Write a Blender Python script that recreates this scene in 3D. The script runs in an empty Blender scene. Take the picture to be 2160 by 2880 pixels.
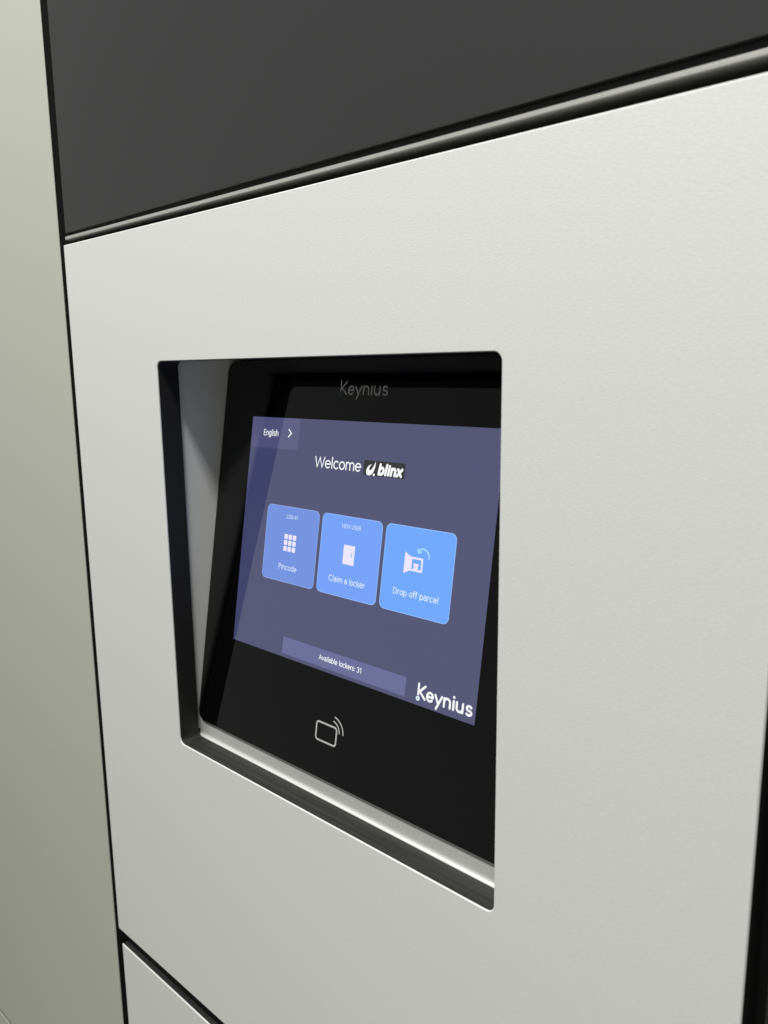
import bpy, bmesh, math, random
from mathutils import Vector, Matrix

random.seed(7)
SC = bpy.context.scene
COL = SC.collection

# ------------------------------------------------------------------ camera
CAM_LOC = Vector((0.5132, -0.3159, 0.2902))
RIGHT = Vector((0.7379, 0.6748, -0.0115)).normalized()
FWD = Vector((-0.6655, 0.7247, -0.1786)).normalized()
RIGHT = (RIGHT - FWD * RIGHT.dot(FWD)).normalized()
UP = RIGHT.cross(FWD).normalized()
cd = bpy.data.cameras.new('camera')
cam = bpy.data.objects.new('camera', cd)
COL.objects.link(cam)
m3 = Matrix((RIGHT, UP, -FWD)).transposed()
cam.matrix_world = Matrix.Translation(CAM_LOC) @ m3.to_4x4()
cd.sensor_fit = 'VERTICAL'
cd.sensor_height = 36.0
cd.sensor_width = 27.0
cd.lens = 2199.2 / 2880 * 36.0
cd.clip_start = 0.01
cd.clip_end = 50
cd.dof.use_dof = True
cd.dof.focus_distance = 0.52
cd.dof.aperture_fstop = 11
SC.camera = cam

# ------------------------------------------------------------------ light
w = bpy.data.worlds.new('World')
SC.world = w
w.use_nodes = True
w.node_tree.nodes['Background'].inputs[0].default_value = (0.98, 1.0, 0.955, 1)
w.node_tree.nodes['Background'].inputs[1].default_value = 0.24


def area(name, loc, tilt, sx, sy, power, col):
    l = bpy.data.lights.new(name, 'AREA')
    l.shape = 'RECTANGLE'
    l.size, l.size_y = sx, sy
    l.energy = power
    l.color = col
    o = bpy.data.objects.new(name, l)
    COL.objects.link(o)
    o.location = loc
    o.rotation_euler = (math.radians(tilt), 0, 0)
    return o


# a ceiling tube above and in front of the lockers
area('ceiling_lamp', (0.18, -0.84, 2.10), 15, 1.6, 0.24, 93.0, (1.0, 1.0, 0.965))

SC.view_settings.view_transform = 'Standard'
SC.view_settings.look = 'None'
SC.view_settings.gamma = 1.0
SC.view_settings.use_curve_mapping = False
SC.view_settings.exposure = 0.0


# ------------------------------------------------------------------ materials
def lin(c):
    c = c / 255.0
    return c / 12.92 if c <= 0.04045 else ((c + 0.055) / 1.055) ** 2.4


def rgb(r, g, b):
    return (lin(r), lin(g), lin(b), 1.0)


def principled(name, base, rough=0.5, metal=0.0, ior=1.5, emit=None, strength=1.0):
    m = bpy.data.materials.new(name)
    m.use_nodes = True
    b = m.node_tree.nodes['Principled BSDF']
    b.inputs['Base Color'].default_value = base if len(base) == 4 else (*base, 1)
    b.inputs['Roughness'].default_value = rough
    b.inputs['Metallic'].default_value = metal
    b.inputs['IOR'].default_value = ior
    if emit:
        b.inputs['Emission Color'].default_value = emit if len(emit) == 4 else (*emit, 1)
        b.inputs['Emission Strength'].default_value = strength
    return m


def grain(m, scale=(600, 600, 600), detail=4, bump=0.02, colvar=0.03, roughvar=0.05, dist=0.001):
    """Fine procedural grain: small colour and roughness variation plus bump."""
    nt = m.node_tree
    N, L = nt.nodes, nt.links
    b = N['Principled BSDF']
    tc = N.new('ShaderNodeTexCoord')
    mp = N.new('ShaderNodeMapping')
    mp.inputs['Scale'].default_value = scale
    L.new(tc.outputs['Object'], mp.inputs['Vector'])
    nz = N.new('ShaderNodeTexNoise')
    nz.inputs['Scale'].default_value = 1.0
    nz.inputs['Detail'].default_value = detail
    nz.inputs['Roughness'].default_value = 0.6
    L.new(mp.outputs[0], nz.inputs['Vector'])
    base = tuple(b.inputs['Base Color'].default_value)
    mr = N.new('ShaderNodeMapRange')
    mr.inputs['From Min'].default_value = 0.25
    mr.inputs['From Max'].default_value = 0.75
    mr.inputs['To Min'].default_value = 1 - colvar
    mr.inputs['To Max'].default_value = 1 + colvar
    L.new(nz.outputs['Fac'], mr.inputs['Value'])
    mul = N.new('ShaderNodeVectorMath')
    mul.operation = 'SCALE'
    mul.inputs[0].default_value = base[:3]
    L.new(mr.outputs[0], mul.inputs['Scale'])
    L.new(mul.outputs[0], b.inputs['Base Color'])
    r0 = b.inputs['Roughness'].default_value
    rr = N.new('ShaderNodeMapRange')
    rr.inputs['To Min'].default_value = r0 - roughvar
    rr.inputs['To Max'].default_value = r0 + roughvar
    L.new(nz.outputs['Fac'], rr.inputs['Value'])
    L.new(rr.outputs[0], b.inputs['Roughness'])
    if bump:
        bp = N.new('ShaderNodeBump')
        bp.inputs['Strength'].default_value = bump
        bp.inputs['Distance'].default_value = dist
        L.new(nz.outputs['Fac'], bp.inputs['Height'])
        L.new(bp.outputs[0], b.inputs['Normal'])
    return m


M = {}
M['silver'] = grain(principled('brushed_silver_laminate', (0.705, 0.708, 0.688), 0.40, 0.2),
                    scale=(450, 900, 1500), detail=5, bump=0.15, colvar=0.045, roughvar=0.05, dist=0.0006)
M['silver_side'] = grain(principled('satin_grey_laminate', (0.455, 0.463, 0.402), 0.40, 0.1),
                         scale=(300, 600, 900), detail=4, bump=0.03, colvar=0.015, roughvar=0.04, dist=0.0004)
M['core'] = grain(principled('black_board_core', (0.0125, 0.0125, 0.0118), 0.55),
                  scale=(10, 330, 10), detail=5, bump=0.15, colvar=0.75, roughvar=0.08, dist=0.0006)
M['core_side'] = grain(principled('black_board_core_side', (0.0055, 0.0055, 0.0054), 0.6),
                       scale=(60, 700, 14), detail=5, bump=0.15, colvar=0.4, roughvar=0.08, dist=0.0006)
M['charcoal'] = grain(principled('charcoal_laminate', (0.0165, 0.0165, 0.0172), 0.2, 0, 2.1),
                      scale=(900, 900, 900), detail=3, bump=0.008, colvar=0.02, roughvar=0.04, dist=0.0004)
M['gasket'] = grain(principled('black_rubber', (0.008, 0.008, 0.0085), 0.5),
                    scale=(200, 900, 900), detail=3, bump=0.03, colvar=0.1, roughvar=0.05, dist=0.0004)
M['void'] = grain(principled('black_painted_steel', (0.006, 0.006, 0.006), 0.6),
                  scale=(400, 400, 400), detail=3, bump=0.02, colvar=0.1, roughvar=0.05, dist=0.0004)
M['alu'] = grain(principled('bare_aluminium', (0.46, 0.46, 0.43), 0.38, 0.3),
                 scale=(8, 3000, 3000), detail=4, bump=0.05, colvar=0.08, roughvar=0.08, dist=0.0003)
M['housing'] = grain(principled('grey_painted_housing', (0.70, 0.70, 0.675), 0.45, 0.1),
                     scale=(900, 900, 900), detail=3, bump=0.03, colvar=0.02, roughvar=0.04, dist=0.0003)
M['lip'] = grain(principled('satin_metal_lip', (0.56, 0.56, 0.54), 0.38, 0.3),
                 scale=(30, 1200, 1200), detail=4, bump=0.04, colvar=0.05, roughvar=0.06, dist=0.0003)
M['glass'] = principled('black_cover_glass', (0.0012, 0.0012, 0.0013), 0.03, 0, 1.42)
M['floor'] = grain(principled('grey_floor', (0.34, 0.335, 0.32), 0.5), scale=(30, 30, 30), detail=6,
                   bump=0.02, colvar=0.15, roughvar=0.1)
M['print'] = principled('light_grey_print', (0.40, 0.40, 0.40), 0.2)
M['print_dim'] = principled('dark_grey_print', (0.40, 0.40, 0.40), 0.3)
M['print_teal'] = principled('dark_teal_print', (0.03, 0.07, 0.07), 0.3)


def screen(name, r, g, b, ior=2.5):
    return principled(name, (0.004, 0.004, 0.005), 0.035, 0, ior, emit=rgb(r, g, b))


M['ui_bg'] = screen('screen_slate', 62, 65, 104)
M['ui_tab'] = screen('screen_tab', 78, 78, 120)
M['ui_bar'] = screen('screen_bar', 92, 96, 144)
M['ui_b1'] = screen('screen_button_a', 102, 136, 218)  # buttons brighten from a to c: viewing-angle falloff painted into their colours
M['ui_b2'] = screen('screen_button_b', 104, 153, 243)
M['ui_b3'] = screen('screen_button_c', 98, 160, 247)
M['ui_e1'] = screen('screen_button_edge_a', 140, 172, 232)
M['ui_e2'] = screen('screen_button_edge_b', 150, 186, 250)
M['ui_e3'] = screen('screen_button_edge_c', 148, 192, 252)
M['ui_white'] = screen('screen_white', 250, 250, 252)
M['ui_soft'] = screen('screen_soft_white', 205, 222, 250)
M['ui_softer'] = screen('screen_dim_white', 186, 206, 242)
M['ui_soft2'] = screen('screen_bright_white', 222, 236, 253)
M['ui_icon'] = screen('screen_icon_white', 232, 226, 248)
M['ui_teal'] = screen('screen_teal', 165, 222, 250)
M['ui_tealring'] = screen('screen_pale_teal', 226, 250, 252)
M['ui_badge'] = screen('screen_badge', 6, 6, 7)
M['ui_pink'] = screen('screen_pink', 214, 176, 222)


# ------------------------------------------------------------------ object helpers
def tag(o, label=None, cat=None, group=None, kind=None):
    if label: o['label'] = label
    if cat: o['category'] = cat
    if group: o['group'] = group
    if kind: o['kind'] = kind
    return o


def thing(name, loc, label, cat, group=None):
    o = bpy.data.objects.new(name, None)
    COL.objects.link(o)
    o.location = loc
    o.empty_display_size = 0.05
    return tag(o, label, cat, group)


def wloc(o):
    v = Vector((0, 0, 0))
    while o:
        v += o.location
        o = o.parent
    return v


def obj(name, verts, faces, mats, parent=None, fmat=None, smooth=False):
    """One mesh object; verts are given in world coordinates."""
    off = wloc(parent) if parent else Vector((0, 0, 0))
    me = bpy.data.meshes.new(name)
    me.from_pydata([tuple(Vector(v) - off) for v in verts], [], faces)
    for mm in (mats if isinstance(mats, (list, tuple)) else [mats]):
        me.materials.append(M[mm])
    if fmat:
        for p, i in zip(me.polygons, fmat):
            p.material_index = i
    bm = bmesh.new()
    bm.from_mesh(me)
    bmesh.ops.recalc_face_normals(bm, faces=bm.faces)
    bm.to_mesh(me)
    bm.free()
    if smooth:
        for p in me.polygons:
            p.use_smooth = True
    me.update()
    o = bpy.data.objects.new(name, me)
    COL.objects.link(o)
    o.parent = parent
    return o


def loft(name, loops, mats, parent, cyclic=False, caps=True, smooth=False, band_mat=None):
    """Bridge equal-length closed loops; caps close the first and last loop."""
    n = len(loops[0])
    V = [v for lp in loops for v in lp]
    F, FM = [], []
    k = len(loops)
    for i in range(k if cyclic else k - 1):
        a, b = i * n, ((i + 1) % k) * n
        for j in range(n):
            F.append((a + j, a + (j + 1) % n, b + (j + 1) % n, b + j))
            FM.append(band_mat[i] if band_mat else 0)
    if caps and not cyclic:
        F.append(tuple(range(n))[::-1]); FM.append(0)
        F.append(tuple(range((k - 1) * n, k * n))); FM.append(0)
    return obj(name, V, F, mats, parent, FM, smooth)


def box(name, a, b, mat, parent, bev=0.0):
    (x0, y0, z0), (x1, y1, z1) = a, b
    def rect(y, e):
        return [(x0 + e, y, z0 + e), (x1 - e, y, z0 + e), (x1 - e, y, z1 - e), (x0 + e, y, z1 - e)]
    loops = [rect(y0, bev), rect(y0 + bev, 0)] if bev else [rect(y0, 0)]
    loops += [rect(y1, 0)]
    return loft(name, loops, mat, parent)


def slab(name, quad, y0, y1, mat, parent, bev=0.0006):
    """Upright slab over a quad ((x,z) x4, counter-clockwise) with a chamfered front edge."""
    cx = sum(q[0] for q in quad) / 4; cz = sum(q[1] for q in quad) / 4
    def lp(y, e):
        return [(x + (e if x < cx else -e), y, z + (e if z < cz else -e)) for x, z in quad]
    return loft(name, [lp(y0, bev), lp(y0 + bev, 0), lp(y1, 0)], mat, parent)


def rrect(x0, x1, z0, z1, r, k=8):
    """Rounded rectangle, counter-clockwise; r may be a 4-list (bl, br, tr, tl)."""
    rs = r if isinstance(r, (list, tuple)) else [r] * 4
    cs = [(x0, z0, 1, 1, 180), (x1, z0, -1, 1, 270), (x1, z1, -1, -1, 0), (x0, z1, 1, -1, 90)]
    P = []
    for (x, z, sx, sz, a0), rr in zip(cs, rs):
        rr = max(rr, 1e-6)
        cx, cz = x + sx * rr, z + sz * rr
        for j in range(k + 1):
            a = math.radians(a0 + 90 * j / k)
            P.append((cx + rr * math.cos(a), cz + rr * math.sin(a)))
    return P


def outer_match(x0, x1, z0, z1, inner, k=8):
    """Points on a rectangle that pair with the points of rrect()."""
    P = []
    cs = [(x0, z0), (x1, z0), (x1, z1), (x0, z1)]
    for c in range(4):
        seg = inner[c * (k + 1):(c + 1) * (k + 1)]
        cx, cz = cs[c]
        vert_first = c in (0, 2)       # the arc starts on a vertical side for bl and tr
        s, e = seg[0], seg[-1]
        for j in range(k + 1):
            t = j / k
            if vert_first:
                p0, p1 = (cx, s[1]), (e[0], cz)
            else:
                p0, p1 = (s[0], cz), (cx, e[1])
            if t <= 0.5:
                u = t * 2
                P.append((p0[0] + (cx - p0[0]) * u, p0[1] + (cz - p0[1]) * u))
            else:
                u = t * 2 - 1
                P.append((cx + (p1[0] - cx) * u, cz + (p1[1] - cz) * u))
    return P


# ------------------------------------------------------------------ dimensions (metres)
OW, OH = 0.300, 0.2985            # opening in the terminal panel, lower left corner at x=0, z=0
PL, PR, PB, PT = -0.1283, 0.4276, -0.2328, 0.3932
SKIN, BOARD = 0.0010, 0.0178
FLOOR = -1.18
TOPZ = 0.86

# ------------------------------------------------------------------ floor
tag(obj('floor', [(-2, -2.2, FLOOR), (2.2, -2.2, FLOOR), (2.2, 0.8, FLOOR), (-2, 0.8, FLOOR)],
        [(0, 1, 2, 3)], 'floor'), kind='structure')

# ------------------------------------------------------------------ middle column
mid = thing('parcel_locker', (0.15, 0.0, FLOOR),
            'silver locker column with a square screen opening below a charcoal flap', 'locker',)
box('cabinet_body', (PL + 0.006, 0.085, FLOOR), (PR - 0.006, 0.40, TOPZ), 'void', mid)
# black carcass frame close behind the boards, around the opening
box('carcass_rail', (PL + 0.004, 0.026, PT - 0.002), (PR - 0.004, 0.050, PT + 0.034), 'void', mid)
box('carcass_rail', (PL + 0.004, 0.026, PB - 0.030), (PR - 0.004, 0.050, PB + 0.006), 'void', mid)
box('carcass_stile', (PL - 0.0070, 0.026, FLOOR), (PL + 0.0035, 0.086, TOPZ), 'void', mid)
box('carcass_stile', (PR - 0.0035, 0.026, FLOOR), (PR + 0.0070, 0.086, TOPZ), 'void', mid)

# terminal panel: laminate skin on a black board, both with the opening cut through
k = 8
IN = rrect(0, OW, 0, OH, 0.0052, k)
INe = rrect(-0.00035, OW + 0.00035, -0.00035, OH + 0.00035, 0.0055, k)
OUT = outer_match(PL, PR, PB, PT, IN, k)
OUTe = outer_match(PL + 0.0006, PR - 0.0006, PB + 0.0006, PT - 0.0006, IN, k)
Y = lambda P, y: [(x, y, z) for x, z in P]
panel = loft('terminal_panel', [Y(OUT, SKIN), Y(OUT, 0.0006), Y(OUTe, 0), Y(INe, 0), Y(IN, 0.0003), Y(IN, SKIN)],
             'silver', mid, cyclic=True)
INc = rrect(0.0002, OW - 0.0002, 0.0002, OH - 0.0002, 0.0052, k)
OUTc = outer_match(PL + 0.0003, PR - 0.0003, PB + 0.0003, PT - 0.0003, IN, k)
core = loft('board_core', [Y(OUTc, SKIN + 1e-5), Y(OUTc, BOARD), Y(INc, BOARD), Y(INc, SKIN + 1e-5)],
            ['core', 'core_side'], panel, cyclic=True)
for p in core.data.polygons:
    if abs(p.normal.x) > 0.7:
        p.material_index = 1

# charcoal flap above, hanging a touch askew, with its gasket and aluminium strip
FLx0, FLx1 = -0.1235, PR
def fz(x, a, b):   # height along the slightly sloping lower edge
    return a + (b - a) * (x + 0.123) / 0.533
flap = slab('flap_panel', [(FLx0, fz(FLx0, .4020, .4060)), (FLx1, fz(FLx1, .4020, .4060)), (FLx1, TOPZ), (FLx0 + 0.001, TOPZ)],
            0.0, 0.0182, 'charcoal', mid, 0.0005)
slab('gasket', [(FLx0 + .0002, fz(FLx0, .3988, .4012)), (FLx1, fz(FLx1, .3988, .4012)),
                (FLx1, fz(FLx1, .4020, .4060) - 1e-4), (FLx0 + .0002, fz(FLx0, .4020, .4060) - 1e-4)],
     0.0042, 0.0180, 'gasket', mid, 0.0004)
slab('trim_strip', [(FLx0 + .0003, fz(FLx0, .3966, .3984)), (FLx1, fz(FLx1, .3966, .3984)),
                    (FLx1, fz(FLx1, .3988, .4012) - 1e-4), (FLx0 + .0003, fz(FLx0, .3988, .4012) - 1e-4)],
     -0.0006, 0.0150, 'alu', mid, 0.0005)

# lower door: silver skin, black board with a rubber bead along its top
LT = -0.2474
ld = box('lower_door', (PL + 0.0045, 0, -0.86), (PR, SKIN, LT), 'silver', mid, 0.0006)
box('board_core', (PL + 0.0048, SKIN + 1e-5, -0.8597), (PR - 0.0003, BOARD, LT - 0.0003), 'core', ld)
bead = []
NB = 10
for x in (PL + 0.006, PR - 0.004):
    bead.append([(x, 0.0088 + 0.0026 * math.cos(a), LT - 0.0004 + 0.0026 * math.sin(a))
                 for a in [math.pi * 2 * i / 16 for i in range(16)]])
loft('edge_seal', bead, 'gasket', ld, smooth=True)
box('plinth', (PL + 0.004, 0.012, FLOOR), (PR - 0.004, 0.050, -0.866), 'void', mid)

# ------------------------------------------------------------------ left column
GX = -0.1360
left = thing('parcel_locker', (-0.40, 0.0, FLOOR),
             'locker column with a tall plain olive grey door beside the charcoal flap', 'locker')
LX0 = -0.690
LS = -0.5380
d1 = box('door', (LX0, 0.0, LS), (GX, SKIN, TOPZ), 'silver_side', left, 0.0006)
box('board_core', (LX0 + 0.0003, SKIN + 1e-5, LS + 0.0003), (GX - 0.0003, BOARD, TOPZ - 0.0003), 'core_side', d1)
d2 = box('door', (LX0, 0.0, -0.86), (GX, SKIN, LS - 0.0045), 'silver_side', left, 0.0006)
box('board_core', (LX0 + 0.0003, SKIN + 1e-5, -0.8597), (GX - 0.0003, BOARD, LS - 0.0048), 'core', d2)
box('cabinet_body', (LX0 + 0.004, 0.050, FLOOR), (GX - 0.0015, 0.40, TOPZ), 'void', left)
box('carcass_stile', (GX - 0.030, 0.0192, FLOOR), (GX - 0.0015, 0.050, TOPZ), 'void', left)
box('carcass_stile', (LX0 + 0.004, 0.0192, FLOOR), (LX0 + 0.034, 0.050, TOPZ), 'void', left)

# ------------------------------------------------------------------ right column
RX = 0.4350
right = thing('parcel_locker', (0.60, 0.0, FLOOR),
              'black locker column at the silver panel, its dark door edge barely in view', 'locker')
d3 = box('door', (RX, 0.006, -0.86), (RX + 0.36, 0.024, TOPZ), 'void', right, 0.0006)
box('cabinet_body', (RX + 0.002, 0.050, FLOOR), (RX + 0.358, 0.40, TOPZ), 'void', right)
box('carcass_stile', (RX + 0.0022, 0.0245, FLOOR), (RX + 0.030, 0.0495, TOPZ), 'void', right)

# ------------------------------------------------------------------ touchscreen terminal
term = thing('touchscreen_terminal', (0.15, 0.030, 0.0),
             'black glass touchscreen terminal recessed in the square opening, showing blue buttons', 'touchscreen')
GB, GS = 0.016944, 0.165702        # glass plane: y = GB + GS*z
EZ = Vector((0, GS, 1)).normalized()
EN = Vector((0, -1, GS)).normalized()
OR = Vector((0, GB, 0))


def G(x, v, h=0.0):
    x = 0.5132 + (x - 0.5132) * 1.00263
    v = 0.232 + (v - 0.232) * 1.00263
    return OR + Vector((x, 0, 0)) + EZ * v + EN * h


GX0, GX1, GV0, GV1 = -0.0010, 0.3010, 0.0146, 0.3020
def glp(e, h, r):
    return [G(x, v, h) for x, v in rrect(GX0 + e, GX1 - e, GV0 + e, GV1 - e, max(r - e, .001), 10)]
glass = loft('cover_glass', [glp(0.0005, 0, 0.0085), glp(0.00012, -0.00018, 0.0085), glp(0, -0.0005, 0.0085), glp(0, -0.004, 0.0085)],
             'glass', term)

# grey housing: side walls run back from the board to the glass, lip below, closed top and back
HX0, HX1 = -0.0029, 0.3029
HT = 0.3040
Y0 = BOARD + 0.0002
def gy(z, d=0.0):
    return GB + GS * z + d
def side(name, xa, xb):
    prof = [(Y0, 0.0045), (Y0 + 0.012, 0.0045), (gy(HT, 0.012), HT), (Y0, HT)]
    return loft(name, [[(xa, y, z) for y, z in prof], [(xb, y, z) for y, z in prof]], 'housing', term)
side('housing_wall', HX0 - 0.0016, HX0)
side('housing_wall', HX1, HX1 + 0.0016)
box('housing_top', (HX0, Y0, HT), (HX1, gy(HT, 0.012), HT + 0.0016), 'housing', term)
# lip: upright face curling forward into a bright fillet
prof = [(Y0 + 0.0028, 0.0132), (Y0 + 0.0026, 0.0030)]
for j in range(1, 9):
    a = math.radians(90 * j / 8)
    prof.append((Y0 + 0.0026 - 0.0025 * (1 - math.cos(a)), 0.0030 - 0.0027 * math.sin(a)))
prof += [(Y0 + 0.0001, -0.0012), (Y0 + 0.0044, -0.0012), (Y0 + 0.0044, 0.0132)]
lx = [HX0 + 0.0001, HX1 - 0.0001]
lip = loft('housing_lip', [[(x, y, z) for y, z in prof] for x in lx], 'lip', term)
# the black back tray the glass sits in
tray = [(G(0, 0.010, -0.0046)), (G(0, 0.3035, -0.0046)), (G(0, 0.3035, -0.0100)), (G(0, 0.010, -0.0100))]
loft('back_tray', [[(x, p.y, p.z) for p in tray] for x in (HX0 + 0.0002, HX1 - 0.0002)], 'void', term)


# ---- flat print and screen graphics
def flat(name, loops2d, mats, parent, h, fmat=None):
    V, F = [], []
    for lp in loops2d:
        n = len(V)
        V += [G(x, v, h) for x, v in lp]
        F.append(tuple(range(n, n + len(lp))))
    o = obj(name, V, F, mats, parent, fmat)
    face_out(o)
    return o


def face_out(o):
    me = o.data
    bm = bmesh.new(); bm.from_mesh(me)
    bm.normal_update()
    fl = [f for f in bm.faces if f.normal.dot(EN) < 0]
    if fl: bmesh.ops.reverse_faces(bm, faces=fl)
    bm.to_mesh(me); bm.free()


def strip(pts, wd, closed=False, caps=True):
    """Stroke outline: returns quads/fan faces as 2D polygons for a polyline of width wd."""
    n = len(pts)
    P = [Vector(p) for p in pts]
    L, R = [], []
    for i in range(n):
        if closed:
            a, b = P[i - 1], P[(i + 1) % n]
            d1_, d2_ = (P[i] - a).normalized(), (b - P[i]).normalized()
        else:
            d1_ = (P[i] - P[i - 1]).normalized() if i else (P[1] - P[0]).normalized()
            d2_ = (P[i + 1] - P[i]).normalized() if i < n - 1 else d1_
        t = (d1_ + d2_).normalized()
        nn = Vector((-t.y, t.x))
        c = max(0.5, nn.dot(Vector((-d1_.y, d1_.x))))
        L.append(P[i] + nn * wd / 2 / c); R.append(P[i] - nn * wd / 2 / c)
    polys = []
    for i in range(n if closed else n - 1):
        j = (i + 1) % n
        polys.append([tuple(L[i]), tuple(R[i]), tuple(R[j]), tuple(L[j])])
    if caps and not closed:
        for (p, q) in ((P[0], P[1]), (P[-1], P[-2])):
            d = (p - q).normalized()
            a0 = math.atan2(d.y, d.x)
            polys.append([(p.x + wd / 2 * math.cos(a0 + math.radians(a)), p.y + wd / 2 * math.sin(a0 + math.radians(a)))
                          for a in range(-90, 91, 15)])
    return polys


def strokes(name, list_of, mats, parent, h):
    """list_of: (points, width, closed, material index). Each stroke sits a hair above the last."""
    V, F, FM = [], [], []
    for q, (pts, wd, closed, mi) in enumerate(list_of):
        for poly in strip(pts, wd, closed):
            n = len(V)
            V += [G(x, v, h + q * 4e-6) for x, v in poly]
            F.append(tuple(range(n, n + len(poly)))); FM.append(mi)
    o = obj(name, V, F, mats, parent, FM)
    face_out(o)
    return o


def arc(cx, cy, rx, ry, a0, a1, n=18):
    return [(cx + rx * math.cos(math.radians(a0 + (a1 - a0) * i / n)),
             cy + ry * math.sin(math.radians(a0 + (a1 - a0) * i / n))) for i in range(n + 1)]


def disc(cx, cy, r, n=24):
    return [(cx + r * math.cos(2 * math.pi * i / n), cy + r * math.sin(2 * math.pi * i / n)) for i in range(n)]


# monoline sans: every glyph is (advance, [strokes]); x-height 0.50, capitals 0.70
def E_(cx, cy, rx, ry, a0, a1, n=14):
    return arc(cx, cy, rx, ry, a0, a1, n)
XH, CH = 0.50, 0.70
OB = E_(.25, .25, .21, .25, 0, 352, 26)
GLYPH = {
    ' ': (.24, []),
    'E': (.50, [[(.44, CH), (.08, CH), (.08, 0), (.44, 0)], [(.08, .36), (.40, .36)]]),
    'W': (.88, [[(.03, CH), (.22, 0), (.44, .66), (.66, 0), (.85, CH)]]),
    'P': (.52, [[(.08, 0), (.08, CH), (.28, CH)] + E_(.28, .51, .19, .19, 84, -84) + [(.08, .32)]]),
    'D': (.64, [[(.08, 0), (.08, CH), (.24, CH)] + E_(.24, .35, .33, .35, 84, -84) + [(.24, 0), (.08, 0)]]),
    'C': (.66, [E_(.36, .35, .32, .36, 48, 312, 24)]),
    'L': (.46, [[(.08, CH), (.08, 0), (.42, 0)]]),
    'O': (.74, [E_(.37, .35, .33, .36, 0, 354, 30)]),
    'G': (.72, [E_(.36, .35, .32, .36, 48, 350, 26) + [(.40, .34)]]),
    'I': (.18, [[(.09, CH), (.09, 0)]]),
    'N': (.66, [[(.08, 0), (.08, CH), (.58, 0), (.58, CH)]]),
    'U': (.64, [[(.08, CH)] + E_(.32, .25, .24, .26, 180, 360) + [(.56, CH)]]),
    'S': (.54, [E_(.27, .53, .19, .18, 35, 262, 16) + E_(.27, .18, .21, .185, 78, -145, 16)]),
    'R': (.56, [[(.08, 0), (.08, CH), (.28, CH)] + E_(.28, .52, .18, .18, 84, -84) + [(.08, .34)], [(.28, .33), (.50, 0)]]),
    'A': (.64, [[(.03, 0), (.32, CH), (.61, 0)], [(.14, .23), (.50, .23)]]),
    'a': (.48, [E_(.23, .33, .17, .18, 150, 0, 12) + [(.40, 0)], E_(.22, .145, .18, .15, 70, 290, 16) + [(.33, .03), (.40, .12)], [(.24, .29), (.40, .29)]]),
    'b': (.52, [[(.06, .74), (.06, 0)], E_(.27, .25, .20, .25, 175, -175, 24)]),
    'c': (.46, [E_(.25, .25, .21, .25, 48, 312, 20)]),
    'd': (.52, [[(.46, .74), (.46, 0)], E_(.25, .25, .20, .25, 5, 355, 24)]),
    'e': (.50, [[(.05, .26), (.45, .26)] , E_(.25, .25, .21, .25, 3, 312, 24)]),
    'f': (.28, [[(.12, 0), (.12, .58)] + E_(.25, .60, .13, .14, 180, 90, 8) + [(.29, .74)], [(.01, XH), (.27, XH)]]),
    'g': (.52, [E_(.25, .25, .20, .25, 5, 355, 24), [(.46, XH), (.46, .02)] + E_(.26, -.03, .20, .17, 0, -140, 12)]),
    'h': (.50, [[(.07, .74), (.07, 0)], E_(.25, .30, .18, .20, 180, 0) + [(.43, 0)]]),
    'i': (.16, [[(.08, XH), (.08, 0)], [(.08, .66), (.08, .668)]]),
    'k': (.44, [[(.07, .74), (.07, 0)], [(.38, XH), (.09, .22)], [(.19, .30), (.41, 0)]]),
    'l': (.16, [[(.08, .74), (.08, 0)]]),
    'm': (.78, [[(.07, XH), (.07, 0)], E_(.23, .32, .16, .18, 180, 0) + [(.39, 0)], E_(.55, .32, .16, .18, 180, 0) + [(.71, 0)]]),
    'n': (.50, [[(.07, XH), (.07, 0)], E_(.25, .30, .18, .20, 180, 0) + [(.43, 0)]]),
    'o': (.50, [OB]),
    'p': (.52, [[(.06, XH), (.06, -.20)], E_(.27, .25, .20, .25, 175, -175, 24)]),
    'r': (.30, [[(.07, XH), (.07, 0)], E_(.24, .30, .17, .20, 180, 82, 8)]),
    's': (.40, [E_(.20, .37, .14, .13, 35, 258, 14) + E_(.20, .13, .15, .13, 78, -145, 14)]),
    'v': (.46, [[(.03, XH), (.23, 0), (.43, XH)]]),
    'x': (.46, [[(.04, XH), (.42, 0)], [(.42, XH), (.04, 0)]]),
    ':': (.16, [[(.08, .04), (.08, .08)], [(.08, .40), (.08, .44)]]),
    '3': (.56, [E_(.24, .53, .17, .17, 150, -80, 16), E_(.24, .185, .20, .19, 85, -150, 18)]),
    '1': (.36, [[(.04, .58), (.22, CH), (.22, 0)]]),
}


def text(name, s, x0, x1, vbase, vtop, mat, parent, h, weight=0.085, shear=0.0, track=0.075):
    """Lettering laid on the glass plane between x0 and x1, cap height to vtop."""
    pen, S = 0.0, []
    for ch in s:
        adv, st = GLYPH[ch]
        for p in st:
            S.append([(pen + x + shear * y, y) for x, y in p])
        pen += adv + track
    xs = [x for p in S for x, y in p]
    mx, Mx = min(xs), max(xs)
    top = max(CH, max(y for p in S for x, y in p))
    sy = (vtop - vbase) / top
    wd = weight * sy
    sx = (x1 - x0 - wd) / (Mx - mx)
    L = [([(x0 + wd / 2 + (x - mx) * sx, vbase + y * sy) for x, y in p], wd, False, 0) for p in S]
    return strokes(name, L, [mat], parent, h)


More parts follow.
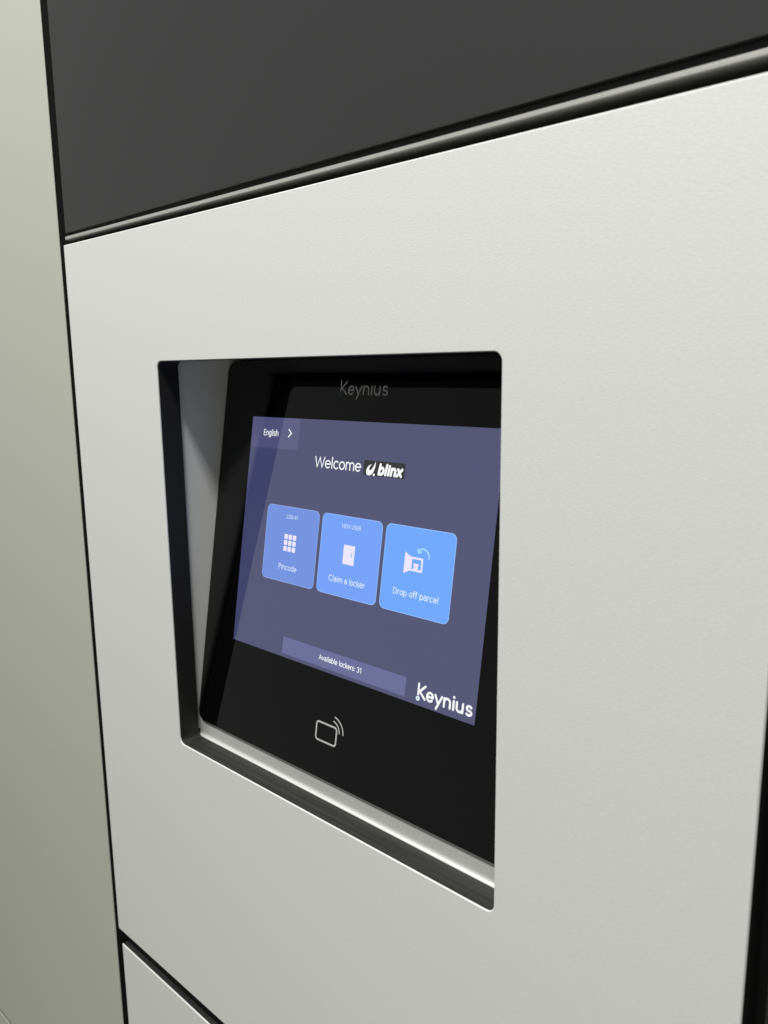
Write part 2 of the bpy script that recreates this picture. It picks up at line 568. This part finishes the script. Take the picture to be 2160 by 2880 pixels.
def wordmark(name, ox, oy, sc, wd, mats, parent, h, ring_w, dot=False):
    """Rounded monoline logo lettering K e y n i u s with a small ring at the foot of the K."""
    T = lambda P: [(ox + x * sc, oy + y * sc) for x, y in P]
    A = 0.001
    S = []
    S.append((T([(0, 9.0 * A), (0, 2.3 * A)]), wd, False, 0))
    S.append((T([(5.3 * A, 8.4 * A), (1.0 * A, 4.3 * A), (5.5 * A, 0.3 * A)]), wd, False, 0))
    ex, ey = 9.4 * A, 2.9 * A
    S.append((T([(ex - 2.2 * A, ey), (ex + 2.3 * A, ey)]), wd, False, 0))
    S.append((T(arc(ex, ey, 2.3 * A, 2.6 * A, 0, 318, 26)), wd, False, 0))
    S.append((T([(13.4 * A, 5.4 * A), (16.1 * A, 0.3 * A)]), wd, False, 0))
    S.append((T([(18.6 * A, 5.4 * A), (14.7 * A, -2.8 * A)]), wd, False, 0))
    S.append((T([(20.5 * A, 5.4 * A), (20.5 * A, 0.2 * A)]), wd, False, 0))
    S.append((T(arc(22.75 * A, 3.2 * A, 2.25 * A, 2.3 * A, 180, 0, 16) + [(25.0 * A, 0.2 * A)]), wd, False, 0))
    S.append((T([(27.6 * A, 5.5 * A), (27.6 * A, 0.2 * A)]), wd, False, 0))
    S.append((T([(30.0 * A, 5.5 * A)] + arc(32.25 * A, 2.5 * A, 2.25 * A, 2.3 * A, 180, 360, 16)), wd, False, 0))
    S.append((T([(34.5 * A, 5.5 * A), (34.5 * A, 0.2 * A)]), wd, False, 0))
    sc_ = arc(39.1 * A, 4.2 * A, 1.7 * A, 1.35 * A, 30, 250, 14) + arc(39.1 * A, 1.5 * A, 1.9 * A, 1.35 * A, 75, -145, 14)
    S.append((T(sc_), wd, False, 0))
    S.append((T(arc(0, -0.3 * A, 1.0 * A, 1.0 * A, 0, 345, 22)), ring_w, True, 1))
    if dot:
        S.append((T([(27.6 * A, 7.75 * A), (27.6 * A, 7.85 * A)]), wd * 1.15, False, 0))
    o = strokes(name, S, mats, parent, h)
    return o, T


wm, T = wordmark('logo', 0.1279, 0.2777, 1.045, 0.00095, ['print_dim', 'print_teal'], glass, 0.0001, 0.0006)
# printed tap-card symbol
cx0, cx1, cv0, cv1, cr = 0.1355, 0.1551, 0.0405, 0.0531, 0.0022
strokes('tap_card_symbol', [
    (rrect(cx0, cx1, cv0, cv1, cr, 6), 0.00125, True, 0),
    (arc(0.1503, 0.0497, 0.0074, 0.0074, 80, 5, 14), 0.00095, False, 0),
    (arc(0.1506, 0.0500, 0.0106, 0.0102, 80, 2, 14), 0.00095, False, 0)], ['print'], glass, 0.0001)

# lit display
SX0, SX1, SV0, SV1 = 0.0356, 0.2644, 0.0880, 0.2600
disp = flat('display', [rrect(SX0, SX1, SV0, SV1, 0.0002, 2)], ['ui_bg'], term, 0.00008)
H1, H2, H3 = 0.00014, 0.00020, 0.00028
flat('language_tab', [rrect(SX0 + 0.0002, 0.0897, 0.2372, SV1 - 0.0002, [0, .0028, 0, 0], 6)], ['ui_tab'], disp, H1)
text('language_text', 'English', 0.0501, 0.0668, 0.2466, 0.2510, 'ui_white', disp, H2, 0.095)
strokes('chevron', [([(0.0783, 0.2518), (0.0813, 0.2491), (0.0783, 0.2464)], 0.0009, False, 0)], ['ui_white'], disp, H2)
text('welcome_text', 'Welcome', 0.1089, 0.1540, 0.2272, 0.2346, 'ui_white', disp, H2, 0.088, 0.0, 0.035)
flat('badge', [rrect(0.1563, 0.1922, 0.2251, 0.2350, 0.0001, 1)], ['ui_badge'], disp, H1)
# badge drop mark: crescent with a sharp tip, and a dot
co = [(0.1668, 0.2346), (0.1669, 0.2330), (0.1666, 0.2310), (0.1659, 0.2288), (0.1648, 0.2268), (0.1632, 0.2255), (0.1614, 0.2251),
      (0.1599, 0.2254), (0.1590, 0.2264), (0.1588, 0.2278), (0.1593, 0.2296), (0.1604, 0.2311), (0.1618, 0.2321), (0.1633, 0.2326),
      (0.1622, 0.2313), (0.1615, 0.2301), (0.1614, 0.2290), (0.1620, 0.2284), (0.1630, 0.2287), (0.1641, 0.2298), (0.1652, 0.2314), (0.1661, 0.2331)]
V = [G(x, v, H2) for x, v in co]
half = len(co)
F = []
oL, iL = co[0:14], [co[0]] + co[:13:-1] + [co[13]]
# crescent as a strip between its outer and inner edge
def resample(P, n):
    d = [0]
    for a, b in zip(P, P[1:]): d.append(d[-1] + math.dist(a, b))
    out = []
    for i in range(n + 1):
        t = d[-1] * i / n
        j = 0
        while j < len(d) - 2 and d[j + 1] < t: j += 1
        u = (t - d[j]) / max(d[j + 1] - d[j], 1e-12)
        out.append((P[j][0] + (P[j + 1][0] - P[j][0]) * u, P[j][1] + (P[j + 1][1] - P[j][1]) * u))
    return out
ro, ri = resample(oL, 20), resample(iL, 20)
flat('drop_mark', [[ro[i], ro[i + 1], ri[i + 1], ri[i]] for i in range(20)] + [disc(0.16600, 0.22585, 0.00085)], ['ui_white'], disp, H2)
text('badge_text', 'blinx', 0.1692, 0.1910, 0.2266, 0.2329, 'ui_white', disp, H2, 0.215, 0.17, 0.11)

BX = [(0.0626, 0.1190), (0.1221, 0.1786), (0.1816, 0.2382)]
BV0, BV1 = 0.1414, 0.1964
for i, (a, b) in enumerate(BX):
    k_ = 8
    o_ = rrect(a, b, BV0, BV1, 0.0042, k_)
    i_ = rrect(a + .0004, b - .0004, BV0 + .0004, BV1 - .0004, 0.0038, k_)
    polys = [i_] + [[o_[j], o_[(j + 1) % len(o_)], i_[(j + 1) % len(i_)], i_[j]] for j in range(len(o_))]
    flat('button', polys, ['ui_b%d' % (i + 1), 'ui_e%d' % (i + 1)], disp, H1, [0] + [1] * len(o_))
text('button_heading', 'LOG IN', 0.0848, 0.0963, 0.1879, 0.1905, 'ui_soft', disp, H2, 0.10)
text('button_heading', 'NEW USER', 0.1418, 0.1593, 0.1882, 0.1908, 'ui_soft', disp, H2, 0.10)
text('button_caption', 'Pincode', 0.0806, 0.1002, 0.1506, 0.1545, 'ui_soft', disp, H2, 0.10)
text('button_caption', 'Claim a locker', 0.1335, 0.1676, 0.1510, 0.1549, 'ui_soft2', disp, H2, 0.095)
text('button_caption', 'Drop off parcel', 0.1925, 0.2290, 0.1527, 0.1567, 'ui_soft2', disp, H2, 0.095)
# keypad icon
ks = []
for r_ in range(3):
    for c_ in range(3):
        x = 0.0841 + c_ * 0.00455; v = 0.1640 + r_ * 0.00440
        ks.append(rrect(x, x + 0.0036, v, v + 0.0036, 0.0006, 3))
flat('keypad_icon', ks, ['ui_icon'], disp, H2)
# closed door icon
flat('door_icon', [rrect(0.1452, 0.1557, 0.1640, 0.1771, 0.0004, 3), rrect(0.1525, 0.1537, 0.1694, 0.1723, 0.0001, 1)],
     ['ui_icon', 'ui_b2'], disp, H2, [0, 1])
for v in disp.children[-1].data.vertices[16:]:
    v.co += EN * 0.00003
# open locker icon: door leaf, frame, parcel, curved arrow
fx0, fx1, fv0, fv1, ft = 0.2042, 0.2143, 0.1690, 0.1779, 0.0013
flat('open_locker_icon', [
    [(0.1994, 0.1666), (0.2042, 0.1690), (0.2042, 0.1779), (0.1994, 0.1803)],
    [(fx0, fv0), (fx1, fv0), (fx1 - ft, fv0 + ft), (fx0 + ft, fv0 + ft)],
    [(fx1, fv0), (fx1, fv1), (fx1 - ft, fv1 - ft), (fx1 - ft, fv0 + ft)],
    [(fx1, fv1), (fx0, fv1), (fx0 + ft, fv1 - ft), (fx1 - ft, fv1 - ft)],
    [(fx0, fv1), (fx0, fv0), (fx0 + ft, fv0 + ft), (fx0 + ft, fv1 - ft)],
    [(0.2072, fv0 + ft), (0.2108, fv0 + ft), (0.2108, 0.1730), (0.2072, 0.1730)],
    [(0.2069, 0.1730), (0.2112, 0.1730), (0.2112, 0.1740), (0.2069, 0.1740)],
], ['ui_icon'], disp, H2)
flat('parcel_mark', [[(0.2084, 0.1718), (0.2097, 0.1718), (0.2097, 0.1723), (0.2084, 0.1723)]], ['ui_pink'], disp, H3)
ac = arc(0.2138, 0.1787, 0.0050, 0.0050, -2, 128, 16)
strokes('return_arrow', [(ac, 0.0009, False, 0),
                         ([(0.2093, 0.1834), (0.2101, 0.1812), (0.2123, 0.1817)], 0.0009, False, 0)], ['ui_teal'], disp, H2)
# availability bar
flat('availability_bar', [rrect(0.0928, 0.2105, 0.0905, 0.1027, 0.0001, 1)], ['ui_bar'], disp, H1)
text('availability_text', 'Available lockers: 31', 0.1314, 0.1721, 0.0954, 0.0988, 'ui_white', disp, H2, 0.10)
wordmark('screen_logo', 0.2211, 0.0926, 0.985, 0.00142, ['ui_white', 'ui_tealring'], disp, H2, 0.0010, True)
